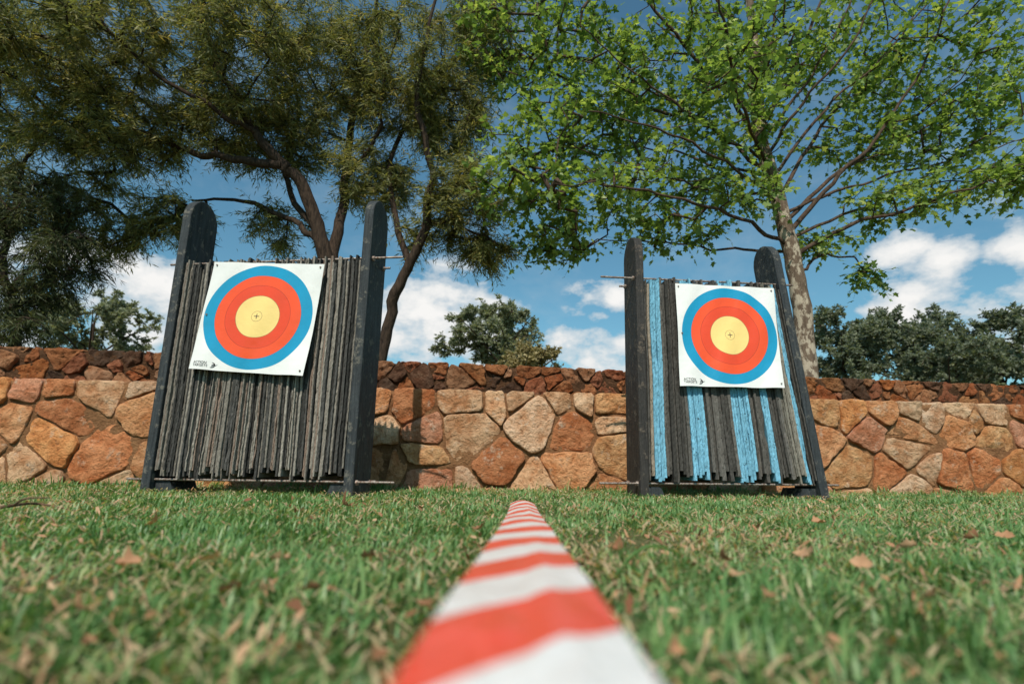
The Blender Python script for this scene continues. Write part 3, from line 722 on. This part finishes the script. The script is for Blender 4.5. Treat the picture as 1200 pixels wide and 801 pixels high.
clumps = [cl(590, 60, 6.3, .65, .8, .65, 1.0), cl(680, 60, 6.2, .85, 1.0, .7, 1.4), cl(640, 150, 6.0, .75, .8, .55, 1.4), cl(605, 215, 5.8, .45, .6, .35, .7), cl(720, 150, 6.4, .8, .8, .55, 1.3), cl(700, 230, 5.8, .7, .7, .38, 1.2),
          cl(655, 280, 6.2, .42, .5, .24, .65), cl(800, 60, 5.8, .85, 1.0, .7, 1.3), cl(800, 195, 6.0, .75, .8, .45, 1.1), cl(780, 270, 6.2, .65, .5, .18, .6), cl(900, 40, 6.0, .85, 1.1, .7, 1.3), cl(870, 130, 5.7, .7, .5, .55, .9), cl(880, 225, 5.7, .45, .4, .25, .5),
          cl(1000, 60, 6.2, .9, 1.0, .7, 1.5), cl(1000, 160, 6.4, .7, .7, .45, 1.1), cl(1100, 60, 6.1, .9, 1.0, .7, 1.5), cl(1110, 150, 6.2, .7, .8, .5, 1.3), cl(1165, 210, 5.8, .5, .6, .3, .9), cl(1050, 235, 6.0, .55, .7, .2, .7),
          cl(1015, 325, 6.4, .18, .2, .1, .16), cl(960, 285, 6.2, .35, .4, .15, .3), cl(1230, 90, 6.0, .7, .9, .8, .9), cl(900, -120, 6.0, 1.6, 1.4, .8, .9), cl(1090, -100, 6.0, 1.2, 1.3, .8, .7), cl(640, -60, 6.0, 1.0, 1.2, .7, .9), cl(860, 60, 4.4, .6, .5, .35, .35)]
tree('broad_leaved_tree', 'tall pale trunked tree with bright green lobed leaves behind the right butt', 'tree', b3, limbs, clumps, 1650, 4, 4, .26, MAPLE, .073, .95, .12, bk2, lm3, 33, twig_r=.0038, upbias=.9, lscale=.70, twig_bark=bk3)

# --- background trees
def far_tree(label, u, v0, v1, wpx, Y, col, seed, nt=120, group=None, name='distant_tree', flat=1.1):
    c_ = at(u, (v0+v1)/2, Y); rx = wpx/2*Y/FPX; rz = (v1-v0)/2*Y/FPX
    base = np.array([c_[0]+.1*rx, Y, .5]); rr = np.random.default_rng(seed)
    limbs = [[(base, .008*Y), ((base+c_)/2+[.1*rx, 0, 0], .005*Y), (c_-[0, 0, rz*.3], .003*Y), (c_+[0, 0, rz*.4], .001*Y)]]
    for k in range(5):
        a = k*1.25+rr.uniform(0, .5); limbs.append([(c_-[0, 0, rz*.9], .002*Y), (c_+np.array([math.cos(a)*rx*.4, math.sin(a)*rx*.4, -rz*.2]), .0013*Y), (c_+np.array([math.cos(a)*rx*.7, math.sin(a)*rx*.7, rz*.2]), .0006*Y)])
    cls = []
    for k in range(32):
        # bumpy dome
        a = rr.uniform(0, 6.28); zz = rr.uniform(-.75, .72); q = rr.uniform(.15, .88)*math.sqrt(max(.1, 1-.9*zz*zz))
        m = .21*rr.uniform(.7, 1.35); cls.append((c_+np.array([math.cos(a)*rx*q, math.sin(a)*rx*q, zz*rz]), (rx*m, rx*m, rx*m*.62*flat), m**2))
    return tree(name, label, 'tree' if name == 'distant_tree' else 'shrub', base, limbs, cls, nt, 10, 10, .009*Y, NARROW, .0052*Y, .55, .1, bk, col, seed, step=.03*Y, twig_r=.0003*Y, group=group, bend=0, stems=False)
eu = leaf_mat('hazed_grey_green_leaves', [(0, (.12, .14, .10)), (.5, (.21, .23, .155)), (1, (.33, .33, .21))], .35)  # atmospheric haze painted in: leaf colours lightened and greyed
eu2 = leaf_mat('hazed_dark_green_leaves', [(0, (.09, .11, .09)), (.5, (.16, .185, .135)), (1, (.26, .28, .17))], .35)  # dark green, also lightened in colour for distance haze
eu3 = leaf_mat('golden_leaves', [(0, (.16, .13, .06)), (.5, (.28, .23, .11)), (1, (.40, .33, .17))], .2)
far_tree('round grey green tree standing alone beyond the wall between the butts', 585, 350, 430, 172, 26, eu, 51, 360)
far_tree('low golden brown shrub beyond the wall, right of the lone round tree', 628, 398, 440, 85, 20, eu3, 42, 120, name='distant_shrub')
far_tree('olive tree beyond the wall, left of the left butt', 110, 338, 430, 170, 22, eu, 43, 330)
far_tree('dark tree beyond the wall, directly right of the right butt', 985, 352, 466, 130, 24, eu2, 44, 360)
far_tree('taller middle tree of the dark row at the right', 1068, 345, 470, 150, 26, eu2, 45, 380)
far_tree('dark tree at the right edge of the photo beyond the wall', 1165, 348, 476, 160, 23, eu2, 46, 380)
far_tree('dark tree beyond the wall, mostly outside the right edge', 1260, 340, 465, 140, 24, eu2, 47, 120)
far_tree('low dark shrub in front of the row of distant trees at the right', 1110, 395, 485, 210, 21, eu2, 48, 330, name='distant_shrub')

# ------------------------------------------------------------ fallen leaves, twig, weed
def dry_leaf(u, v, size, i, label, z=.036):
    p = on_ground(u, v, z); rr = np.random.default_rng(100+i)
    N = 7; V = []
    cur = rr.uniform(.5, 1.1); yaw = rr.uniform(0, 6.28); tilt = rr.uniform(-.9, .9)
    for a in range(N+1):
        s = a/N; wv = math.sin(math.pi*min(1, s*.97+.02))**.7*.34
        for b in range(-2, 3):
            yy = b/2*wv*(1+.25*rr.normal()*(abs(b) == 2)); zz = cur*yy*yy*3 + .5*(s-.5)**2 + .04*rr.normal()
            V.append(((s-.5)*size, yy*size, zz*size*.8))
    V = np.array(V); c, s = math.cos(yaw), math.sin(yaw)
    V = V@np.array([[1, 0, 0], [0, math.cos(tilt), math.sin(tilt)], [0, -math.sin(tilt), math.cos(tilt)]])@np.array([[c, s, 0], [-s, c, 0], [0, 0, 1]])
    F = [(a*5+b, a*5+b+1, (a+1)*5+b+1, (a+1)*5+b) for a in range(N) for b in range(4)]
    o = np_mesh('fallen_leaf', V, F, dl, None, True, tint=np.full(len(V), rr.uniform(.1, .8))); o.location = tuple(p)
    tag(o, label, 'leaf', 'dry leaves scattered on the lawn')
spots = [(150, 660, .035), (405, 592, .06), (430, 652, .03), (945, 650, .05), (855, 672, .045), (1065, 640, .04), (1140, 630, .045), (28, 695, .03), (790, 762, .02), (722, 642, .04), (328, 655, .035),
         (500, 708, .025), (1178, 628, .04), (270, 690, .03), (245, 655, .035), (905, 700, .03), (1010, 660, .035), (445, 770, .018), (95, 715, .025), (690, 690, .02), (365, 690, .025), (850, 655, .035), (560, 620, .04), (1090, 700, .025), (180, 612, .05), (960, 612, .045)]
for i, (u, v, s) in enumerate(spots):
    dry_leaf(u, v, s*.9, i, 'curled brown dry leaf lying loose on the lawn')
VV, FF = [], []
P2, R2 = catmull([on_ground(-30, 600, .02), on_ground(15, 592, .04), on_ground(45, 590, .035), on_ground(88, 598, .02)], [.006, .005, .004, .002])
limb_tube(P2, R2, 7, VV, FF); P2, R2 = catmull([on_ground(15, 592, .04), on_ground(30, 584, .07), on_ground(58, 583, .08)], [.004, .003, .0015]); limb_tube(P2, R2, 6, VV, FF)
tag(np_mesh('dry_twig', np.vstack(VV), np.vstack(FF), bark_mat('twig_bark', (.07, .04, .025), (.2, .13, .08)), None, True), 'dry brown twig lying on the lawn at the left edge', 'twig')
wp = empty('broad_grass_weed', on_ground(712, 690, 0)); tag(wp, 'broad bladed green weed arching up beside the striped tape', 'weed')
for i, (ua, va, ub, vb, um, vm) in enumerate([(712, 690, 815, 672, 762, 600), (712, 690, 690, 635, 695, 625), (712, 690, 752, 680, 740, 645)]):
    Yb = on_ground(712, 690, 0)[1]; A_, B_, M_ = at(ua, va, Yb), at(ub, vb, Yb+.02), at(um, vm, Yb); pts = [A_*(1-s)**2+M_*2*s*(1-s)+B_*s*s for s in np.linspace(0, 1, 10)]
    V = []
    for k, p in enumerate(pts):
        wv = .0048*math.sin(math.pi*(.12+.87*k/9))**.6; V += [p+np.array([0, wv, wv*.6]), p-np.array([0, 0, .001]), p-np.array([0, wv, -wv*.6])]
    F = [(k*3+b, k*3+b+1, k*3+b+4, k*3+b+3) for k in range(9) for b in range(2)]
    np_mesh('blade', np.array(V)-np.array(wp.location), F, grass_m, wp, True, tint=np.full(len(V), .25))

sc = bpy.context.scene
sc.view_settings.view_transform = 'Standard'; sc.view_settings.look = 'None'; sc.view_settings.exposure = 0
